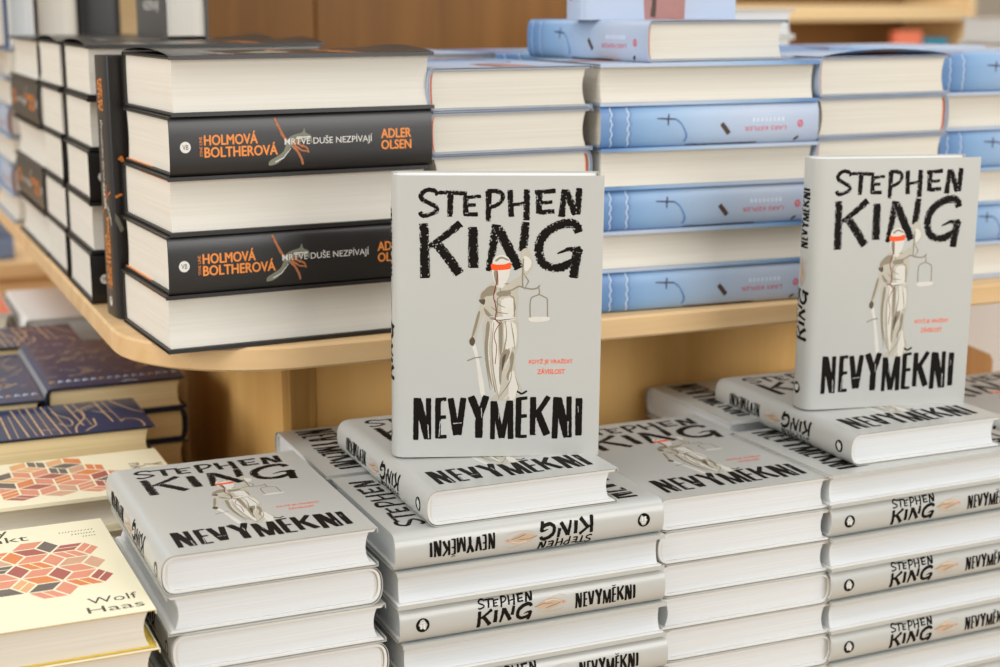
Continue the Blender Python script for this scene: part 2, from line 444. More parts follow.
NGOLD = [[(123.1, 87.9), (125.4, 70.5), (133.8, 52.2), (134.1, 32.3), (128.5, 27.8), (123.0, 39.6)], [(147.9, 78.6), (147.2, 52.7), (135.8, 22.2), (133.6, -10.7)], [(174.6, 24.7), (180.8, 33.9), (190.5, 25.6), (192.2, 5.2), (189.4, -14.4)], [(177.7, 115.4), (182.8, 88.7), (193.1, 60.4), (201.0, 51.9)], [(163.7, 112.8), (168.6, 27.3)], [(137.2, 115.7), (142.3, 23.2)], [(115.4, 108.1), (121.3, 2.1)], [(102.5, 109.6), (105.7, 3.8)], [(88.7, 103.1), (93.4, 3.3)], [(77.5, 83.4), (77.8, 2.9)], [(141.3, 4.6), (153.1, 22.4), (154.0, 45.7)], [(104.4, 20.8), (113.2, 20.7)], [(138.7, 72.8), (161.1, 96.5)], [(157.4, 72.8), (166.7, 60.4)]]


class Kind:
    def __init__(s, W, H, T, rs, n, jacket, board, pages, band, art=None, bow=0, c=.0027, end=None):
        s.c, s.end = c, end
        s.W, s.H, s.T, s.rs, s.n = W, H, T, rs, n
        s.jacket, s.board, s.pages, s.band, s.art, s.bow = jacket, board, pages, band, art, bow
        s.parts = None
        s.layer = 0

    def fx(s, z):
        q = abs(2 * z / s.T - 1)
        return s.rs * (1 - max(0, 1 - q ** s.n) ** (1 / s.n))

    def arc(s, d, k=16):
        out = []
        for i in range(k + 1):
            ph = math.pi / 2 - math.pi * i / k
            c, t = math.cos(ph), math.sin(ph)
            z = s.T / 2 + (s.T / 2 - d) * math.copysign(abs(t) ** (2 / s.n), t)
            out.append((s.rs - (s.rs - d) * abs(c) ** (2 / s.n), z))
        return out

    def front(s, mb, vf, m, same=0):
        vs, fs = vf
        s.layer += 0 if same else 1
        h = s.T + .00005 + s.layer * 4e-7
        mb.add([(x / 1000, y / 1000, h) for x, y in vs], fs, m)

    def spine(s, mb, vf, m, off=.00008):
        """x runs tail to head, y from the back cover to the front cover when the book lies face down"""
        vs, fs = vf
        s.layer += 1
        out = []
        for a, b in vs:
            z = s.T - b / 1000
            z = min(max(z, .0004), s.T - .0004)
            out.append((s.fx(z) - off - s.layer * 4e-7, a / 1000, z))
        mb.add(out, fs, m)

    def build(s, name):
        W, H, T = s.W, s.H, s.T
        t, c = .0004, s.c
        mb = MB()
        def path(d, hook):
            p = [(W - d, T - hook)] if hook else []
            p += [(W - d, T - d)]
            k = 10
            p += [(W - (W - s.rs) * i / k, T - d) for i in range(1, k)]
            p += s.arc(d)
            p += [(s.rs + (W - s.rs) * i / k, d) for i in range(1, k)]
            p += [(W - d, d)]
            p += [(W - d, hook)] if hook else []
            return p
        mb.sheet(path(0, .003), path(t, .003), 0, H, s.jacket)
        if s.bow:   # the jacket lifts off the board at both ends of the cover
            for y0, sg in ((0, 1), (H, -1)):
                top, nx, ny = [], 20, 5
                vs, fs = [], []
                for j in range(ny + 1):
                    for i in range(nx + 1):
                        x = .002 + (W - .004) * i / nx
                        h = s.bow * math.sin(math.pi * i / nx) ** .8 * (1 - j / ny) ** 2
                        vs.append((x, y0 + sg * .045 * j / ny, T + .0001 + h))
                        if i and j:
                            a = j * (nx + 1) + i
                            fs.append((a, a - 1, a - nx - 2, a - nx - 1))
                mb.add(vs, fs, s.jacket)
        if s.art:
            s.art(s, mb)
        cb = MB()
        cb.sheet(path(.0011, 0), path(c, 0), .0011, H - .0011, s.board)
        pb = MB()
        zs = [c + .0002 + (T - 2 * c - .0004) * i / 12 for i in range(13)]
        prof = []
        for z in reversed(zs):
            prof.append((W - .0038 - .0042 * (1 - (2 * z / T - 1) ** 2), z))
        prof = prof[::-1]
        sp = []
        for z in reversed(zs):
            sp.append((s.fx(z) * .8 + .0048, z))
        pb.solid(prof + sp, .0032, H - .0032, s.pages)
        s.parts = [('dust_jacket', mb), ('cover_board', cb), ('page_block', pb)]
        if s.end:
            eb = MB()
            eb.box((W * .42, .0013, T - c - .0004), (W - .004, H - .0013, T - c), s.end)
            s.parts.append(('endpaper', eb))
        if s.band:
            for yy in (.0042, H - .0042):
                hb = MB()
                rs_ = .0014
                vs, fs = [], []
                for i, z in enumerate(zs):
                    for q in range(6):
                        a = 2 * math.pi * q / 6
                        vs.append((s.fx(z) * .9 + .0039 + rs_ * math.cos(a), yy + rs_ * math.sin(a), z))
                    if i:
                        for q in range(6):
                            fs.append((i * 6 - 6 + q, i * 6 - 6 + (q + 1) % 6, i * 6 + (q + 1) % 6, i * 6 + q))
                hb.add(vs, fs, s.band)
                s.parts.append(('headband', hb))
        off = Vector((W / 2, H / 2, T / 2))
        out = []
        for nm, b in s.parts:
            b.v = [(x - off.x, y - off.y, z - off.z) for x, y, z in b.v]
            out.append((nm, b.mesh(name + '_' + nm)))
        s.parts = out
        return s


def art_king(s, mb):
    for grp in (STE, KIN):
        for pts, ws in grp:
            s.front(mb, stroke(pts, [q * (1.42 if grp is STE else 1.2) for q in ws], .55, .17), 'ink')
    rnd = random.Random(3)
    for pts, ws in KIN + STE:
        P, w_ = resample(smooth_pts(pts), [q * 1.2 for q in ws], .5)
        for _ in range(int(len(P) * (.5 if ws[0] > 4 else .22))):
            i = rnd.randrange(len(P))
            dx, dy = (P[min(i + 1, len(P) - 1)] - P[max(i - 1, 0)])
            L = math.hypot(dx, dy) or 1
            o_ = rnd.choice((-1, 1)) * w_[i] * rnd.uniform(.3, .5)
            cx, cy = P[i][0] - dy / L * o_, P[i][1] + dx / L * o_
            r_ = rnd.uniform(.15, .5)
            s.front(mb, ([(cx - r_, cy - r_ * .5), (cx + r_ * .6, cy - r_), (cx + r_, cy + r_ * .7), (cx - r_ * .4, cy + r_)], [(0, 1, 2, 3)]), 'grey', 1)
    for c, pts in POLY:
        s.front(mb, blob(pts), c)
    FOLD = [('tan', [(58, 108), (56, 92), (57, 74), (60, 52)], .9), ('tan', [(62, 109), (61, 90), (62, 70), (66, 44)], .8), ('lite', [(60, 108), (58.5, 90), (59.5, 72), (63, 48)], .9),
            ('tan', [(74, 109), (76, 96), (77, 86)], .8), ('tan', [(70, 110), (71, 98), (69, 84), (66, 70)], .9), ('lite', [(72, 109), (74, 96), (74, 84), (70, 70)], 1.0),
            ('dark', [(59, 112), (66, 110.5), (77, 112)], .7), ('lite', [(59, 114), (66, 112.5), (77, 114)], .8), ('tan', [(60, 122), (65, 117), (72, 116)], .9), ('tan', [(62, 128), (66, 123), (70, 121)], .8),
            ('lite', [(66, 128), (70, 124), (75, 123)], .9), ('tan', [(76, 128), (77, 121), (76, 115)], .8), ('tan', [(66, 46), (70, 52), (74, 60), (75, 68)], .9), ('lite', [(70, 44), (76, 52), (78, 60)], 1.0),
            ('tan', [(78, 46), (80, 54), (77, 66)], .7), ('tan', [(66, 138), (66.5, 134), (68, 131)], .9), ('dark', [(69, 141), (71, 140.6), (72.5, 141)], .5), ('tan', [(82, 150), (86, 143), (83, 136)], .9)]
    for c, pts, wd in FOLD:
        s.front(mb, stroke([(x + 9, 43 + .882 * (y - 44)) for x, y in pts], [wd * .5, wd, wd * .4], .8, .2), c)
    for c, pts, wd in LINE:
        s.front(mb, stroke(pts, [wd, wd], 1.2, .1), c)
    for pts, ws in NEV:
        s.front(mb, stroke(pts, [q * 1.12 for q in ws], 1.2, .06), 'ink')
    for pts, ws in SCR:
        s.front(mb, stroke(pts, ws, .7, .6), 'grey')
    s.front(mb, text_in('KDYŽ JE VRAŽDIT', 96, 68.6, 127, 73.2, .22), 'salmon_ink')
    s.front(mb, text_in('ZÁVISLOST', 102, 61.6, 121.4, 66.2, .22), 'salmon_ink')
    # spine: publisher's disc, name, figure, title
    disc = [(16.5 + 5 * math.cos(a * math.pi / 14), 13 + 5 * math.sin(a * math.pi / 14)) for a in range(28)]
    s.spine(mb, (disc, [tuple(range(28))]), 'ink')
    for x0, x1, y0, y1 in ((14.6, 16.1, 10.4, 13.8), (16.9, 18.4, 10.4, 13.8), (14.7, 18.3, 14.4, 15.2)):
        s.spine(mb, ([(x0, y0), (x1, y0), (x1, y1), (x0, y1)], [(0, 1, 2, 3)]), 'white_board')
    for grp in (STE, KIN):
        for pts, ws in grp:
            s.spine(mb, stroke([(56 + (x - 18) * .37 + (y - 130) * .03, 3.2 + (y - 130) * .31) for x, y in pts], [q * .5 for q in ws], .5, .12), 'ink')
    for pts, ws in NEV:
        s.spine(mb, stroke([(131 + (x - 10) * .405, 7 + (y - 14) * .36) for x, y in pts], [q * .46 for q in ws], .6, .08), 'ink')
    sh = lambda P: [(x - 3, y) for x, y in P]
    fig = [[(104, 13), (109, 16), (116, 18), (122, 16.5), (126, 14.5), (122, 11.5), (115, 9.5), (109, 11)]]
    for p in fig:
        s.spine(mb, (sh(p), [tuple(range(len(p)))]), 'spine_tan')
    for p, wd, c in (([(104, 13), (110, 14.5), (118, 14)], .7, 'tan'), ([(112, 16), (118, 16.5), (124, 15)], .6, 'lite'),
                     ([(113, 11), (119, 12.5), (124, 13.5)], .8, 'tan'), ([(124, 13.8), (128.5, 13.6)], 2.0, 'spine_tan'), ([(126.2, 12.8), (126.6, 14.6)], 1.2, 'salmon_ink'),
                     ([(106, 10.5), (112, 8.6), (120, 8.2), (127, 9.5)], .4, 'spine_tan'), ([(118, 18.2), (124, 19.6), (128, 18)], .4, 'spine_tan')):
        s.spine(mb, stroke(sh(p), [wd, wd * .7], .6, .2), c)


def art_black(s, mb):
    T = s.T * 1000
    c0 = T / 2

    def sp(vf, m, off=.0002):
        vs, fs = vf
        s.spine(mb, ([(x * .975 - 4, y) for x, y in vs], fs), m, off)

    def heavy(body, x0, y0, x1, y1):
        for dx, dy in ((-.3, 0), (.3, 0), (0, .2), (0, -.2)):
            sp(text_in(body, x0 + dx, y0 + dy, x1 + dx, y1 + dy, 0), 'or_text')
    # spine, tail at the left
    disc = [(16.6 + 4.2 * math.cos(a * math.pi / 14), c0 - .3 + 4.2 * math.sin(a * math.pi / 14)) for a in range(28)]
    sp((disc, [tuple(range(28))]), 'wh_text', .00012)
    sp(text_in('VB', 14.3, c0 - 2.1, 18.9, c0 + 1.6, .02), 'black', .00018)
    heavy('HOLMOVÁ', 31.5, c0 + .6, 74, c0 + 10)
    heavy('BOLTHEROVÁ', 31.5, c0 - 8.4, 90, c0 + 1.0)
    sp(text_in('LINE', 27.6, c0 + 1, 29.8, c0 + 7, .02, 90), 'or_text', .0002)
    sp(text_in('STINE', 27.6, c0 - 7.4, 29.8, c0 - .4, .02, 90), 'or_text', .0002)
    # rope and dead bird
    sp(stroke([(88.5, T - 3), (91.5, T - 10), (96, c0 + 4), (101, c0 - 1), (106, c0 - 6), (109.5, c0 - 12), (111, 5)], [1.6, 2.4, 1.8], .7, .25), 'rope', .0002)
    body = [(86, 5.5), (93, 7), (99, 12), (104, 19), (112, 22), (118, 24), (122, 21), (121, 27), (117, 29), (115.5, 33), (113.5, 29.5), (107, 28), (102, 25), (98, 16), (92, 12), (86.5, 9)]
    body = [(x - 3, y) for x, y in body]
    sp(blob(body), 'bird', .00022)
    for p, wd, c in (([(104, 24), (109, 20), (114, 18), (116, 14)], 2.2, 'rope'), ([(104, 20), (110, 16), (115, 15)], 1.6, 'rope'), ([(106, 26), (112, 26), (118, 26)], 1.0, 'wh_text'), ([(88, 8), (95, 11), (101, 18)], .8, 'wh_text')):
        sp(stroke(p, [wd, wd * .6], .7, .3), c, .00025)
    title = 'MRTVÉ DUŠE NEZPÍVAJÍ'
    sp(text_in(title, 96, c0 - 3.0, 170, c0 + 4.6, .02), 'wh_text', .0003)
    heavy('ADLER', 178, c0 + .8, 204, c0 + 7.8)
    heavy('OLSEN', 178, c0 - 8.0, 204, c0 - 1.0)
    # front cover: big orange names, white title, rope with the bird
    s.front(mb, text_in('HOLMOVÁ', 46, 170, 138, 196, .16), 'or_text')
    s.front(mb, text_in('BOLTHEROVÁ', 46, 144, 138, 166, .16), 'or_text')
    s.front(mb, stroke([(8, 133), (14, 128), (17, 126)], [4, 4], .8, .3), 'or_text')
    s.front(mb, stroke([(3, 101), (9, 103)], [2.4, 1.6], .8, .3), 'or_text')
    s.front(mb, stroke([(20, 124), (50, 108), (80, 112), (110, 96), (140, 104)], [5, 5], .9, .3), 'rope')
    for p in ([(2, 88), (5, 84), (9, 74), (6, 72), (2, 82)], [(24, 86), (27, 76), (26, 66), (22, 72), (22, 82)], [(60, 110), (80, 118), (104, 106), (118, 84), (100, 66), (84, 80), (66, 92)]):
        s.front(mb, (p, [tuple(range(len(p)))]), 'bird')
    s.front(mb, text_in('MRTVÉ DUŠE', 46, 46, 126, 60, .05), 'wh_text')
    s.front(mb, text_in('NEZPÍVAJÍ', 46, 26, 126, 40, .05), 'wh_text')


def art_blue(s, mb):
    """spine seen lying face up: head at the left, so art is laid with x counted from the head"""
    T, H = s.T * 1000, s.H * 1000
    def sp(vf, m, off=.0001):
        vs, fs = vf
        s.spine(mb, ([(H - x, T - y) for x, y in vs], fs), m, off)
    for x0 in (9, 24.5):
        xs = [x0 + .7 * math.sin(k * 1.1) for k in range(24)]
        for k in range(23):
            y = 1 + k * (T - 2) / 23
            sp(stroke([(xs[k], y), (xs[k] + .9, y + 1.3)], [1.2, .8], .6, .3), 'stitch')
            sp(stroke([(xs[k] + 2.2, y + .3), (xs[k] + 3.4, y + 1.1)], [.9, .8], .6, .3), 'blue_dark')
    sp(stroke([(52, 24.2), (57, 24.0), (63, 23.6), (70, 23.2)], [1.0, 1.6, 1.4], .7, .2), 'cross')
    sp(stroke([(63.2, 28), (62.6, 23.5), (62.4, 18)], [1.2, 2.0, 1.0], .7, .2), 'cross')
    sp(stroke([(70, 23.2), (75, 19), (78.5, 13), (80, 8), (78, 4)], [1.6, 1.3, 1.8, 2.4], .7, .3), 'blue_dark')
    sp(stroke([(113.5, 18.5), (121, 9.5)], [4.0, 4.4], .7, .1), 'knife')
    txt = text_in('LARS KEPLER', 136, 11.5, 177, 15.2, .03, 180)
    sp(txt, 'pinkred')
    for k in range(8):
        sp(([(143.5 + k * 4.1, 19), (146.2 + k * 4.1, 19), (146.2 + k * 4.1, 22.6), (143.5 + k * 4.1, 22.6)], [(0, 1, 2, 3)]), 'stitch')
    ring = [(191 + 2.2 * math.cos(a), 16.5 + 2.6 * math.sin(a)) for a in np.linspace(0, 2 * math.pi, 15)]
    sp(stroke(ring, [1.5, 1.5], .8, .05), 'pinkred')
    sp(stroke([(189.5, 14.5), (193, 18.5)], [1.0, 1.0], .6, .05), 'pinkred')
    sp(stroke([(186, 2.2), (190, 5.5)], [2.6, 1.6], .7, .2), 'knife')
    sp(stroke([(150, 1.2), (100, 1.0), (80, 1.3)], [1.0, 1.4], 3, .3), 'knife')
    # front cover: rosary, hand
    hand = [(60, 0), (98, 0), (99, 30), (94, 62), (80, 80), (64, 66), (58, 30)]
    s.front(mb, (hand, [tuple(range(len(hand)))]), 'skin')
    s.front(mb, stroke([(66, 60), (70, 30), (68, 2)], [3, 5], 1, .2), 'knife')
    s.front(mb, stroke([(20, 180), (50, 150), (90, 160), (120, 120), (110, 90), (80, 76)], [2.5, 2.5], 1, .3), 'cross')
    s.front(mb, text_in('LARS KEPLER', 14, 176, 130, 192, .06), 'pinkred')
    for k in range(26):
        s.front(mb, stroke([(6 + k * 5.2, 196), (9 + k * 5.2, 199)], [1.2, 1.2], .8, .2), 'stitch')


def art_yellow(s, mb):
    rnd = random.Random(11)
    a = 17.0
    tones = ['salmon', 'salmon', 'peach', 'y_orange', 'red', 'salmon', 'face', 'peach', 'y_orange', 'y_grey']
    for q in range(-5, 6):
        for r in range(-5, 6):
            hx, hy = 62 + 1.5 * a * q, 106 + math.sqrt(3) * a * (r + q / 2)
            for k in range(3):
                A = [(a * math.cos(R(t)), a * math.sin(R(t))) for t in (k * 120, k * 120 + 60, k * 120 + 120)]
                quad = [(0, 0), A[0], A[1], A[2]]
                mx, my = hx + A[1][0] / 2, hy + A[1][1] / 2
                ux, uy = abs(mx - 62), abs(my - 106)
                if max(ux, ux / 2 + uy * .866) > 53 or uy > 56:
                    continue
                pts = [(mx + (hx + x - mx) * .88, my + (hy + y - my) * .88) for x, y in quad]
                s.front(mb, (pts, [(0, 1, 2, 3)]), rnd.choice(tones), 1)
                if rnd.random() < .35:   # a pale joint splits some bars
                    m1 = [((pts[0][0] + pts[1][0]) / 2, (pts[0][1] + pts[1][1]) / 2), ((pts[3][0] + pts[2][0]) / 2, (pts[3][1] + pts[2][1]) / 2)]
                    s.front(mb, stroke(m1, [1.0, 1.0], 2, .05), 'yellow')
                    s.layer -= 1
    s.front(mb, text_in('Wolf', 87.5, 25.5, 119, 36.5), 'y_text')
    s.front(mb, text_in('Haas', 84.5, 9.5, 120, 20), 'y_text')
    s.front(mb, text_in('y', 48.5, 182, 57, 197), 'y_text')
    s.front(mb, text_in('nkt', 43, 170, 69, 182.5), 'y_text')
    for y0, x0 in ((176, 91), (169, 99), (162, 106)):
        x = x0
        while x < 116:
            q = random.uniform(1.2, 2.2)
            s.front(mb, stroke([(x, y0), (x + q * .6, y0 + 2.2)], [.7, .7], .8, .2), 'y_text')
            x += q + .6


def art_navy(s, mb):
    W = s.W * 1000
    for p in NGOLD:
        q = [(x, max(2, min(s.H * 1000 - 2, y))) for x, y in p]
        s.front(mb, stroke(q, [1.5, 1.5], 1.5, .15), 'gold')
        if len(p) == 2:
            s.front(mb, stroke([(x + 7, y) for x, y in q], [.8, .8], 1.5, .15), 'gold')


def art_navy_tall(s, mb):
    W, H = s.W * 1000, s.H * 1000
    for k in range(16):
        x = 8 + k * (W - 16) / 15
        s.front(mb, stroke([(x, 22), (x + 2, 30), (x + 4.5, 24)], [2, 2], 1, .2), 'stitch' if k % 6 else 'gold')
    for k in range(110):
        x, y = random.uniform(8, W - 12), random.uniform(42, H - 8)
        a = random.uniform(0, 3.1)
        L = random.uniform(3, 14)
        s.front(mb, stroke([(x, y), (min(W - 4, x + L * .4 * math.cos(a) + 2), y + L * .2), (min(W - 4, x + L * .8), min(H - 3, y + L * math.sin(a)))], [1.1, 1.1], 1.2, .3), 'gold')
    for k in range(13):
        a, b = 2 + k * 2.05, 4.05 + k * 2.05
        s.spine(mb, ([(1, a), (H - 1, a), (H - 1, b), (1, b)], [(0, 1, 2, 3)]), 'silver', .0002)
    s.front(mb, stroke([(W * .55, 4), (W * .6, 9), (W * .66, 4)], [2.5, 2.5], 1, .2), 'stitch')


def art_coral(s, mb):
    W, H = s.W * 1000, s.H * 1000
    s.front(mb, ([(W * .62, 2), (W - 1, 2), (W - 1, H - 2), (W * .7, H - 2), (W * .55, H * .5)], [(0, 1, 2, 3, 4)]), 'coral')


KING = Kind(.1465, .2061, .026, .0105, 2.5, 'grey', 'white_board', 'paper_white', 'headband_w', art_king).build('grey_novel')
BLACKE = Kind(.149, .2135, .0441, .005, 3.4, 'black', 'black_board', 'paper_cream', 'headband_w', art_black, 0, .0027, 'or_text').build('black_novel_endpapers')
BLACK = Kind(.149, .2135, .0441, .005, 3.4, 'black', 'black_board', 'paper_cream', 'headband_w', art_black).build('black_novel')
BLACKB = Kind(.149, .2135, .0441, .005, 3.4, 'black', 'black_board', 'paper_cream', 'headband_w', art_black, .0042).build('black_novel_top')
BLUEB = Kind(.148, .2095, .0352, .007, 2.8, 'blue', 'blue_board', 'paper_ivory', 'headband', art_blue, .006).build('blue_novel_top')
BLUE = Kind(.148, .2095, .0352, .007, 2.8, 'blue', 'blue_board', 'paper_ivory', 'headband', art_blue).build('blue_novel')
BLACKP = Kind(.149, .215, .05, .005, 3.4, 'black', 'black_board', 'paper_cream', None).build('plain_black')
YELL = Kind(.125, .200, .0267, .0045, 3.2, 'yellow', 'yellow_in', 'paper_ivory', None, art_yellow, 0, .0013).build('yellow_novel')
NAVY = Kind(.200, .108, .0292, .006, 3.0, 'navy', 'navy_edge', 'paper_tan', None, art_navy).build('navy_gift_book')
NAVYT = Kind(.131, .212, .0305, .007, 2.6, 'navy', 'navy_edge', 'paper_tan', None, art_navy_tall).build('navy_novel')
WHITE = Kind(.14, .205, .03, .006, 3.0, 'white', 'white_board', 'paper_white', None).build('white_hardcover')
CORAL = Kind(.14, .205, .03, .006, 3.0, 'white', 'white_board', 'paper_ivory', None, art_coral).build('coral_hardcover')
SLATE = Kind(.15, .21, .038, .006, 3.0, 'slate', 'navy_edge', 'paper_ivory', None).build('slate_hardcover')
BEIGE = Kind(.15, .21, .045, .006, 3.0, 'beige', 'white_board', 'paper_ivory', None).build('beige_hardcover')
CORALP = Kind(.14, .205, .03, .006, 3.0, 'coral', 'white_board', 'paper_ivory', None).build('plain_coral')
TEAL = Kind(.13, .2, .03, .006, 3.0, 'teal', 'white_board', 'paper_ivory', None).build('teal_hardcover')

ORI = dict(
    up_tail=((1, 0, 0), (0, 1, 0), (0, 0, 1)), dn_tail=((-1, 0, 0), (0, 1, 0), (0, 0, -1)),
    up_head=((-1, 0, 0), (0, -1, 0), (0, 0, 1)), dn_head=((1, 0, 0), (0, -1, 0), (0, 0, -1)),
    sp_up=((0, 1, 0), (-1, 0, 0), (0, 0, 1)), sp_dn=((0, 1, 0), (1, 0, 0), (0, 0, -1)),
    fo_up=((0, -1, 0), (1, 0, 0), (0, 0, 1)), fo_dn=((0, -1, 0), (-1, 0, 0), (0, 0, -1)),
    stand=((1, 0, 0), (0, 0, 1), (0, -1, 0)), stand_fore=((0, -1, 0), (0, 0, 1), (-1, 0, 0)),
    stand_spine=((0, 1, 0), (0, 0, 1), (1, 0, 0)))


def place(kind, ori, x, y, z, label, group=None, yaw=0, zs=1, tilt=0, sx=1, sy=1, name='hardcover_book', cat='book', s=1):
    """(x, y, z): the near left bottom corner; yaw turns the book about that corner"""
    c = ORI[ori]
    rot = Matrix(((c[0][0], c[1][0], c[2][0]), (c[0][1], c[1][1], c[2][1]), (c[0][2], c[1][2], c[2][2])))
    d = rot @ Vector((kind.W, kind.H, kind.T))
    d = Vector((abs(d.x), abs(d.y), abs(d.z)))
    e = bpy.data.objects.new(name, None)
    e.empty_display_size = .02
    COL.objects.link(e)
    rz = Matrix.Rotation(yaw, 3, 'Z')
    p = Vector((x, y, z + CZ)) + rz @ Vector((d.x / 2 * s, d.y / 2 * s, 0))
    e.location = p
    e.rotation_euler = (0, tilt, yaw)
    e.scale = (s * sx, s * sy, zs * s)
    e['label'] = label
    e['category'] = cat
    if group:
        e['group'] = group
    for nm, me in kind.parts:
        o = bpy.data.objects.new(nm, me)
        COL.objects.link(o)
        o.parent = e
        o.matrix_basis = Matrix.Translation((0, 0, d.z / 2)) @ rot.to_4x4()
    return e


ORD = ['topmost', 'second from top', 'third from top', 'fourth from top', 'fifth from top', 'sixth from top', 'seventh from top', 'eighth from top', 'lowest']
WAY = dict(up_tail='page ends out', dn_tail='page ends out', up_head='page ends out', dn_head='page ends out', sp_up='spine out', sp_dn='spine out', fo_up='fore edge out', fo_dn='fore edge out')
TABLE = -.562


def stack(kind, rows, x, y, z0, z1, look, where, group, yaw=0, lean=0., first=0, labels=None, jit=.0006, top=None, sx=1, sy=1):
    """rows from the top down between heights z1 (top) and z0 (base)"""
    n = len(rows)
    t = (z1 - z0) / n
    for i, o in enumerate(rows):
        lab = (labels or {}).get(i) or f'{look}, {WAY[o]}, {ORD[i + first]} {where}'
        k = top if (top and i == 0) else kind
        place(k, o, x + lean * i + random.uniform(-jit, jit), y + random.uniform(-jit, jit), z1 - t * (i + 1), lab, group,
              yaw + random.uniform(-.003, .003), t / kind.T, sx=sx, sy=sy)


# ------------------------------------------------------------------ setting
def part(name, mb, parent=None, **kw):
    o = bpy.data.objects.new(name, mb.mesh(name))
    COL.objects.link(o)
    if parent:
        o.parent = parent
    for k, v in kw.items():
        o[k] = v
    return o


def root(name, loc, label, cat, group=None, rz=0):
    o = bpy.data.objects.new(name, None)
    o.empty_display_size = .05
    COL.objects.link(o)
    o.location = loc
    o.rotation_euler = (0, 0, rz)
    o['label'] = label
    o['category'] = cat
    if group:
        o['group'] = group
    return o


mb = MB(); mb.box((-4, -2, -.05), (9, 9, 0), 'floor'); part('floor', mb, kind='structure')
mb = MB(); mb.box((-4, 8.9, 0), (9, 9, 3.4), 'wall'); part('wall_back', mb, kind='structure')

# lower display table
t = root('display_table', (.7, 1.6, 0), 'pale wooden display table carrying the grey, yellow and navy book stacks', 'table')
mb = MB(); mb.bbox((-1.2, -.72, TABLE + CZ - .03), (.75, 1.0, TABLE + CZ), 'shelf', .003); part('table_top', mb, t)
mb = MB(); mb.bbox((-1.1, -.66, .08), (.66, .94, TABLE + CZ - .03), 'panel', .003); part('table_base', mb, t)
mb = MB(); mb.bbox((-1.06, -.62, 0), (.62, .9, .08), 'dark_panel', .003); part('plinth', mb, t)

# raised display unit: rounded shelf on a box, with an upright divider
u = root('display_unit', (.345, 1.262, TABLE + CZ), 'pale wooden shelf unit with rounded corner above the front stacks', 'shelf unit')
def U(mb):
    mb.v = [(x - .345, y - 1.262, z + CZ - (TABLE + CZ)) for x, y, z in mb.v]
    return mb
SH = -.2591
SHB = SH + .0004
mb = MB()
xl, yf, rad, xr, yb, th = .205, 1.168, .125, 2.0, 2.35, .0195
out = []
for k in range(17):
    a = math.pi + math.pi / 2 * k / 16
    out.append((xl + rad + rad * math.cos(a), yf + rad + rad * math.sin(a)))
out += [(xr, yf), (xr, yb), (xl, yb)]
n = len(out)
cx_, cy_ = sum(p[0] for p in out) / n, sum(p[1] for p in out) / n
def inset(d):
    q = []
    for x, y in out:
        q.append((x + (d if x < .5 else -d), y + (d if y < 1.5 else -d)))
    return q
e_ = .002
vs = [(x, y, SH - th) for x, y in inset(e_)] + [(x, y, SH - th + e_) for x, y in out] + [(x, y, SH - e_) for x, y in out] + [(x, y, SH) for x, y in inset(e_)]
fs = [tuple(reversed(range(n))), tuple(range(3 * n, 4 * n))]
for q in range(3):
    for i in range(n):
        j = (i + 1) % n
        fs.append((q * n + i, q * n + j, q * n + n + j, q * n + n + i))
mb.add(vs, fs, 'shelf')
part('shelf_board', U(mb), u)
mb = MB(); mb.bbox((.369, 1.266, TABLE), (1.045, 1.282, SH - th), 'panel', .001); part('front_panel', U(mb), u)
mb = MB(); mb.bbox((.345, 1.262, TABLE), (.3685, 1.2855, SH - th), 'strip', .001); part('corner_post', U(mb), u)
mb = MB(); mb.bbox((.345, 1.286, TABLE), (.363, 2.25, SH - th), 'panel', .001); part('side_panel', U(mb), u)
mb = MB(); mb.bbox((.421, 2.24, SH), (.668, 2.265, .5), 'dark_panel', .002); part('divider_panel', U(mb), u, label='left brown divider board')
mb = MB(); mb.bbox((.6695, 2.24, SH), (1.2, 2.265, .5), 'dark_panel', .002); part('divider_panel', U(mb), u, label='right brown divider board')
mb = MB(); mb.bbox((.345, 2.23, SH), (.42, 2.275, .5), 'far_wood', .002); part('divider_edge', U(mb), u, label='pale edge post of the divider')

# ------------------------------------------------------------------ grey novels in front
G = 'grey hardcovers stacked in the front row'
stack(KING, ['up_tail', 'dn_tail', 'up_tail', 'dn_tail', 'up_tail', 'dn_tail', 'up_tail', 'dn_tail'], .175, .9613, TABLE, -.3432, 'grey hardcover', 'of front left stack beside yellow books', G, R(-.0), .0021)
stack(KING, ['sp_up', 'fo_up', 'sp_dn', 'fo_dn', 'sp_dn', 'fo_up', 'sp_up', 'fo_dn'], .331, .956, TABLE, -.3496, 'grey hardcover', 'of stack below the centre standing book', G, 0, .0016, 1)
stack(KING, ['fo_up', 'sp_up', 'fo_up', 'sp_dn', 'fo_dn', 'sp_up', 'fo_up', 'sp_dn'], .3295, 1.108, TABLE, -.3490, 'grey hardcover', 'of stack behind the centre stack, against panel', G, 0, 0)
stack(KING, ['up_tail', 'up_tail', 'up_tail', 'dn_tail', 'up_tail', 'dn_tail', 'up_tail', 'dn_tail'], .5430, .970, TABLE, -.3550, 'grey hardcover', 'of the stack between the two standing books', G, R(-.5), .0014, sx=1.04)
stack(KING, ['fo_up', 'sp_dn', 'fo_dn', 'sp_dn', 'fo_up', 'sp_dn', 'fo_up', 'sp_dn'], .689, .9638, TABLE, -.3527, 'grey hardcover', 'of stack below the right standing book', G, R(1.5), .0012, 1)
stack(KING, ['fo_up', 'sp_up', 'fo_dn', 'sp_dn', 'fo_up', 'sp_up', 'fo_up', 'sp_dn'], .689, 1.112, TABLE, -.3460, 'grey hardcover', 'of stack behind the right stack, against panel', G, R(1.0), 0)
stack(KING, ['up_tail', 'dn_tail', 'up_tail', 'dn_tail', 'up_tail', 'dn_tail', 'up_tail', 'dn_tail'], .912, .985, TABLE, -.3527, 'grey hardcover', 'of the stack at the right frame edge', G, R(1), 0)
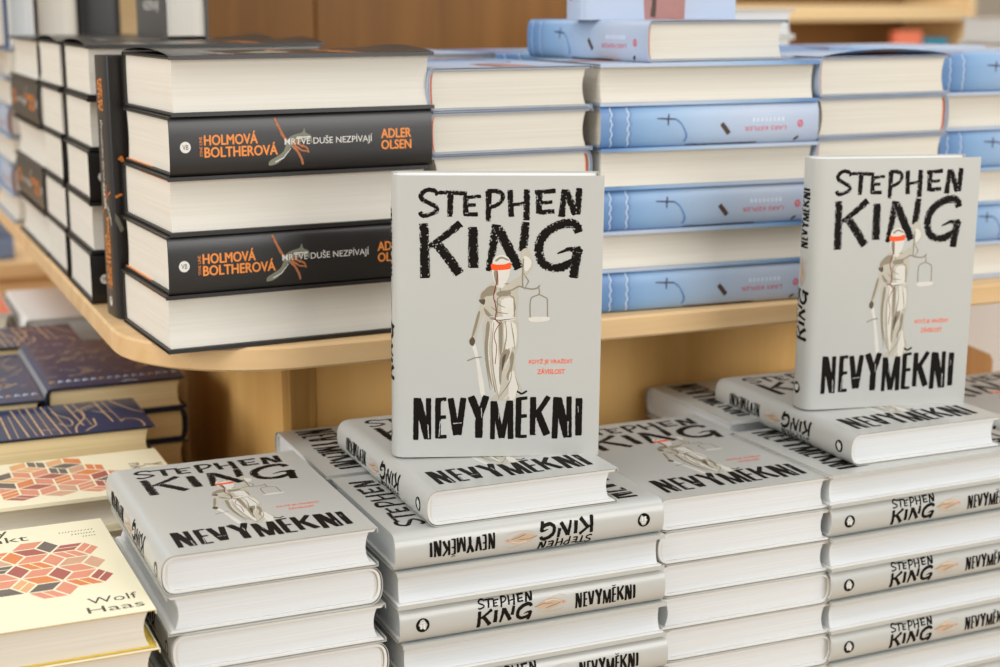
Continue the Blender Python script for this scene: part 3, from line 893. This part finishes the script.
place(KING, 'up_tail', .3568, .9634, -.3496, 'grey hardcover lying face up directly under the centre standing book', G, R(-.3))
place(KING, 'up_tail', .7152, .9775, -.3527, 'grey hardcover lying face up directly under the right standing book', G, R(-.2))
GS = 'grey hardcovers standing upright'
place(KING, 'stand', .3655, 1.0500, -.3231, 'grey hardcover standing upright facing front, in the centre', GS, R(-18.5), tilt=R(.75), sx=1.035, sy=1.25)
place(KING, 'stand', .7205, 1.054, -.3264, 'grey hardcover standing upright on the right, turned to show its spine', GS, R(-9.5), tilt=R(.8), sy=1.08)

# ------------------------------------------------------------------ black novels on the shelf
GB = 'thick black hardcovers on the shelf'
stack(BLACKE, ['fo_up', 'sp_dn', 'fo_up', 'sp_dn', 'fo_up'], .2375, 1.1736, SHB, -.0348, 'black hardcover', 'of stack on rounded shelf corner', GB, R(3.2), -.0024, top=BLACKB)
place(BLACK, 'stand', .2165, 1.3290, SHB, 'thick black hardcover standing upright behind the corner stack', GB, R(4), 1.03)
stack(BLACK, ['fo_up', 'fo_up', 'sp_dn', 'fo_dn', 'sp_dn'], .2130, 1.4060, SHB, -.0315, 'black hardcover', 'of stack just behind upright black book', GB, 0, -.0014, top=BLACKB)
stack(BLACK, ['fo_up', 'fo_dn', 'sp_dn', 'fo_up', 'sp_dn'], .2105, 1.5635, SHB, -.0310, 'black hardcover', 'of second stack behind upright black book', GB, 0, -.0006, top=BLACKB)
stack(BLACK, ['dn_tail', 'up_tail', 'dn_tail', 'up_tail', 'dn_tail'], .207, 1.719, SHB, -.0310, 'black hardcover', 'of third stack behind upright black book', GB, 0, 0, sy=1.13,
      labels={1: 'black hardcover, spine to the left, second from top of third stack back', 3: 'black hardcover, spine to the left, fourth from top of third stack back'})
place(BLACK, 'stand_fore', .318, 1.585, -.0310, 'thick black hardcover standing upright with its fore edge forward, on the left stacks', GB, 0)
stack(BLUE, ['dn_tail', 'dn_tail', 'up_tail', 'dn_tail', 'up_tail', 'dn_tail'], .206, 2.0, SHB, -.048, 'light blue hardcover', 'of far stack at shelf left end', 'light blue hardcovers on the shelf', 0, 0)

# ------------------------------------------------------------------ blue novels on the shelf
GL = 'light blue hardcovers on the shelf'
stack(BLUE, ['up_tail', 'up_tail', 'dn_tail', 'up_tail', 'dn_tail', 'up_tail'], .4462, 1.190, SHB, -.0479, 'light blue hardcover', 'of stack beside the black books', GL, R(1), .0008)
stack(BLUE, ['fo_up', 'sp_up', 'fo_dn', 'sp_up', 'fo_up', 'sp_up'], .5975, 1.184, SHB, -.0469, 'light blue hardcover', 'of stack under the leaning blue pair', GL, R(-3), .0005)
stack(BLUE, ['up_tail', 'dn_tail', 'up_tail', 'dn_tail', 'up_tail', 'dn_tail'], .8085, 1.176, SHB, -.0440, 'light blue hardcover', 'of stack behind the right standing book', GL, R(2), 0, top=BLUEB)
stack(BLUE, ['sp_up', 'fo_up', 'sp_up', 'fo_dn', 'sp_up', 'fo_up'], .959, 1.197, SHB, -.0440, 'light blue hardcover', 'of stack at shelf right end', GL, R(0), 0)
for x, y, ws in ((.45, 1.42, 'behind the stack beside the black books'), (.605, 1.42, 'behind the stack under the leaning pair'), (.815, 1.42, 'of second row behind right standing book'), (.99, 1.42, 'of second row at right shelf end')):
    rows = ['up_tail', 'dn_tail', 'up_tail', 'dn_tail', 'up_tail', 'dn_tail'] if x < .5 or .7 < x < .9 else ['sp_up', 'fo_up', 'sp_up', 'fo_dn', 'sp_up', 'fo_up']
    stack(BLUE, rows, x, y, SHB, -.0440, 'light blue hardcover', ws, GL, R(1), 0)
place(BLUE, 'up_tail', .642, 1.186, -.0469, 'light blue hardcover lying askew on top of the blue stack, spine showing', GL, R(4.5))
place(BLUE, 'stand', .6205, 1.27, -.0117, 'light blue hardcover standing upright on the askew blue book', GL, R(-2), s=1.05)

# ------------------------------------------------------------------ yellow and navy books, lower left
GY = 'pale yellow hardcovers, lower left'
stack(YELL, ['up_tail', 'up_tail', 'dn_tail', 'up_tail', 'dn_tail', 'up_tail', 'up_tail'], .045, .953, TABLE, -.375, 'pale yellow hardcover', 'of the near yellow stack', GY, R(.8), .0006)
stack(YELL, ['fo_up', 'fo_up', 'sp_up', 'fo_up', 'sp_up', 'fo_up', 'sp_up'], .043, 1.209, TABLE, -.375, 'pale yellow hardcover', 'of the rear yellow stack', GY, R(.5), 0)
GN = 'navy hardcovers with gold lettering'
stack(NAVY, ['up_tail'] * 7, .0472, 1.352, TABLE, -.360, 'navy gold-lettered book', 'of wide stack behind yellow books', GN, 0, 0)
stack(NAVYT, ['up_tail', 'dn_tail', 'up_tail', 'dn_tail', 'up_tail', 'dn_tail', 'up_tail'], .169, 1.467, TABLE, -.346, 'navy patterned hardcover', 'of the stack nearest the wood panel', GN, 0, 0)
stack(NAVYT, ['up_tail', 'dn_tail', 'up_tail', 'dn_tail', 'up_tail', 'dn_tail', 'up_tail'], .036, 1.462, TABLE, -.354, 'navy patterned hardcover', 'of the stack at left frame edge', GN, 0, 0)
stack(NAVY, ['up_tail'] * 7, .036, 1.688, TABLE, -.349, 'navy gold-lettered book', 'of the rearmost navy stack', GN, 0, 0)
GW = 'pale hardcovers behind the navy books'
stack(WHITE, ['up_tail'] * 7, .19, 1.81, TABLE, -.345, 'white hardcover', 'of the white stack behind navy books', GW, 0, 0)
stack(CORAL, ['up_tail'] * 7, .042, 1.85, TABLE, -.343, 'white and coral hardcover', 'of far left pale stack', GW, 0, 0)

# standing books on the far left stacks
place(SLATE, 'stand_fore', .176, 2.02, -.0479, 'slate blue hardcover standing at the far left end above the shelf', 'books standing on the far left stack', 0)
place(WHITE, 'stand_fore', .217, 2.02, -.0479, 'white hardcover standing fore edge out on the far left stack', 'books standing on the far left stack', 0, 1, s=1)
place(BEIGE, 'stand_fore', .253, 2.02, -.0479, 'beige hardcover standing on the far left stack', 'books standing on the far left stack', 0)
place(BLACKP, 'stand_spine', .302, 2.02, -.0479, 'black hardcover standing spine out on the far left stack', 'books standing on the far left stack', 0)
# ------------------------------------------------------------------ wooden block and white table at the right, far bookcase
mb = MB()
prof = [(0, 0), (.05, 0), (.053, .004), (.053, .196), (.049, .203), (0, .224)]
mb.v = []
mb.solid([(x, z) for x, z in prof], 0, .2, 'block')
o = part('wooden_block', mb, label='small brown wooden block with sloping top at the right edge', category='block')
o.location = (1.058, 1.28, TABLE + CZ)

t = root('white_table', (2.6, 2.9, 0), 'white table in the background at the right edge', 'table')
mb = MB(); mb.bbox((-.75, -.5, .80), (.75, .6, .84), 'white_table', .004); part('table_top', mb, t)
mb = MB(); mb.bbox((-.7, -.45, 0), (.7, .55, .8), 'white_table', .004); part('table_base', mb, t)

bc = root('bookcase', (1.6, 4.2, 0), 'pale wooden bookcase blurred in the background at upper right', 'bookcase')
for k, z in enumerate((.08, .45, .80, 1.152, 1.5)):
    mb = MB(); mb.bbox((.03, 0, z - .05), (1.85, .32, z), 'far_wood', .003); part('shelf_plank', mb, bc)
for x in (0, 1.85):
    mb = MB(); mb.bbox((x, -.01, 0), (x + .03, .33, 1.9), 'far_wood', .003); part('side_panel', mb, bc)
mb = MB(); mb.bbox((0, .33, 0), (1.88, .35, 1.9), 'far_brown', .003); part('back_panel', mb, bc)


place(CORALP, 'stand', 3.15, 4.22, .8045 - CZ, 'coral book standing on the blurred bookcase shelf', 'books on the background bookcase', s=1.3, sx=.55)
place(TEAL, 'stand', 3.27, 4.22, .8045 - CZ, 'teal book standing on the blurred bookcase shelf', 'books on the background bookcase', s=1.2, sx=.6)
stack(WHITE, ['sp_up', 'fo_up', 'sp_up', 'fo_up', 'sp_up', 'fo_up', 'sp_up'], 1.45, 1.64, SHB, -.0155, 'white hardcover', 'of white stack at shelf right end', 'pale books behind the blue stacks')
stack(WHITE, ['up_tail'] * 7, 1.05, 1.79, SHB, -.0035, 'white hardcover', 'of white stack behind standing blue book', 'pale books behind the blue stacks')
t = root('display_table', (.35, 2.8, 0), 'beige wooden table in the background under the shelf at left', 'table')
mb = MB(); mb.bbox((-.9, 0, .69), (.4, .8, .72), 'shelf', .003); part('table_top', mb, t)
mb = MB(); mb.bbox((-.86, .02, 0), (.36, .76, .69), 'shelf', .003); part('table_base', mb, t)
stack(SLATE, ['sp_up', 'sp_up'], .08, 2.83, .7205 - CZ, .80 - CZ, 'slate blue hardcover', 'of pair on the background table', 'slate blue hardcovers on the background table')
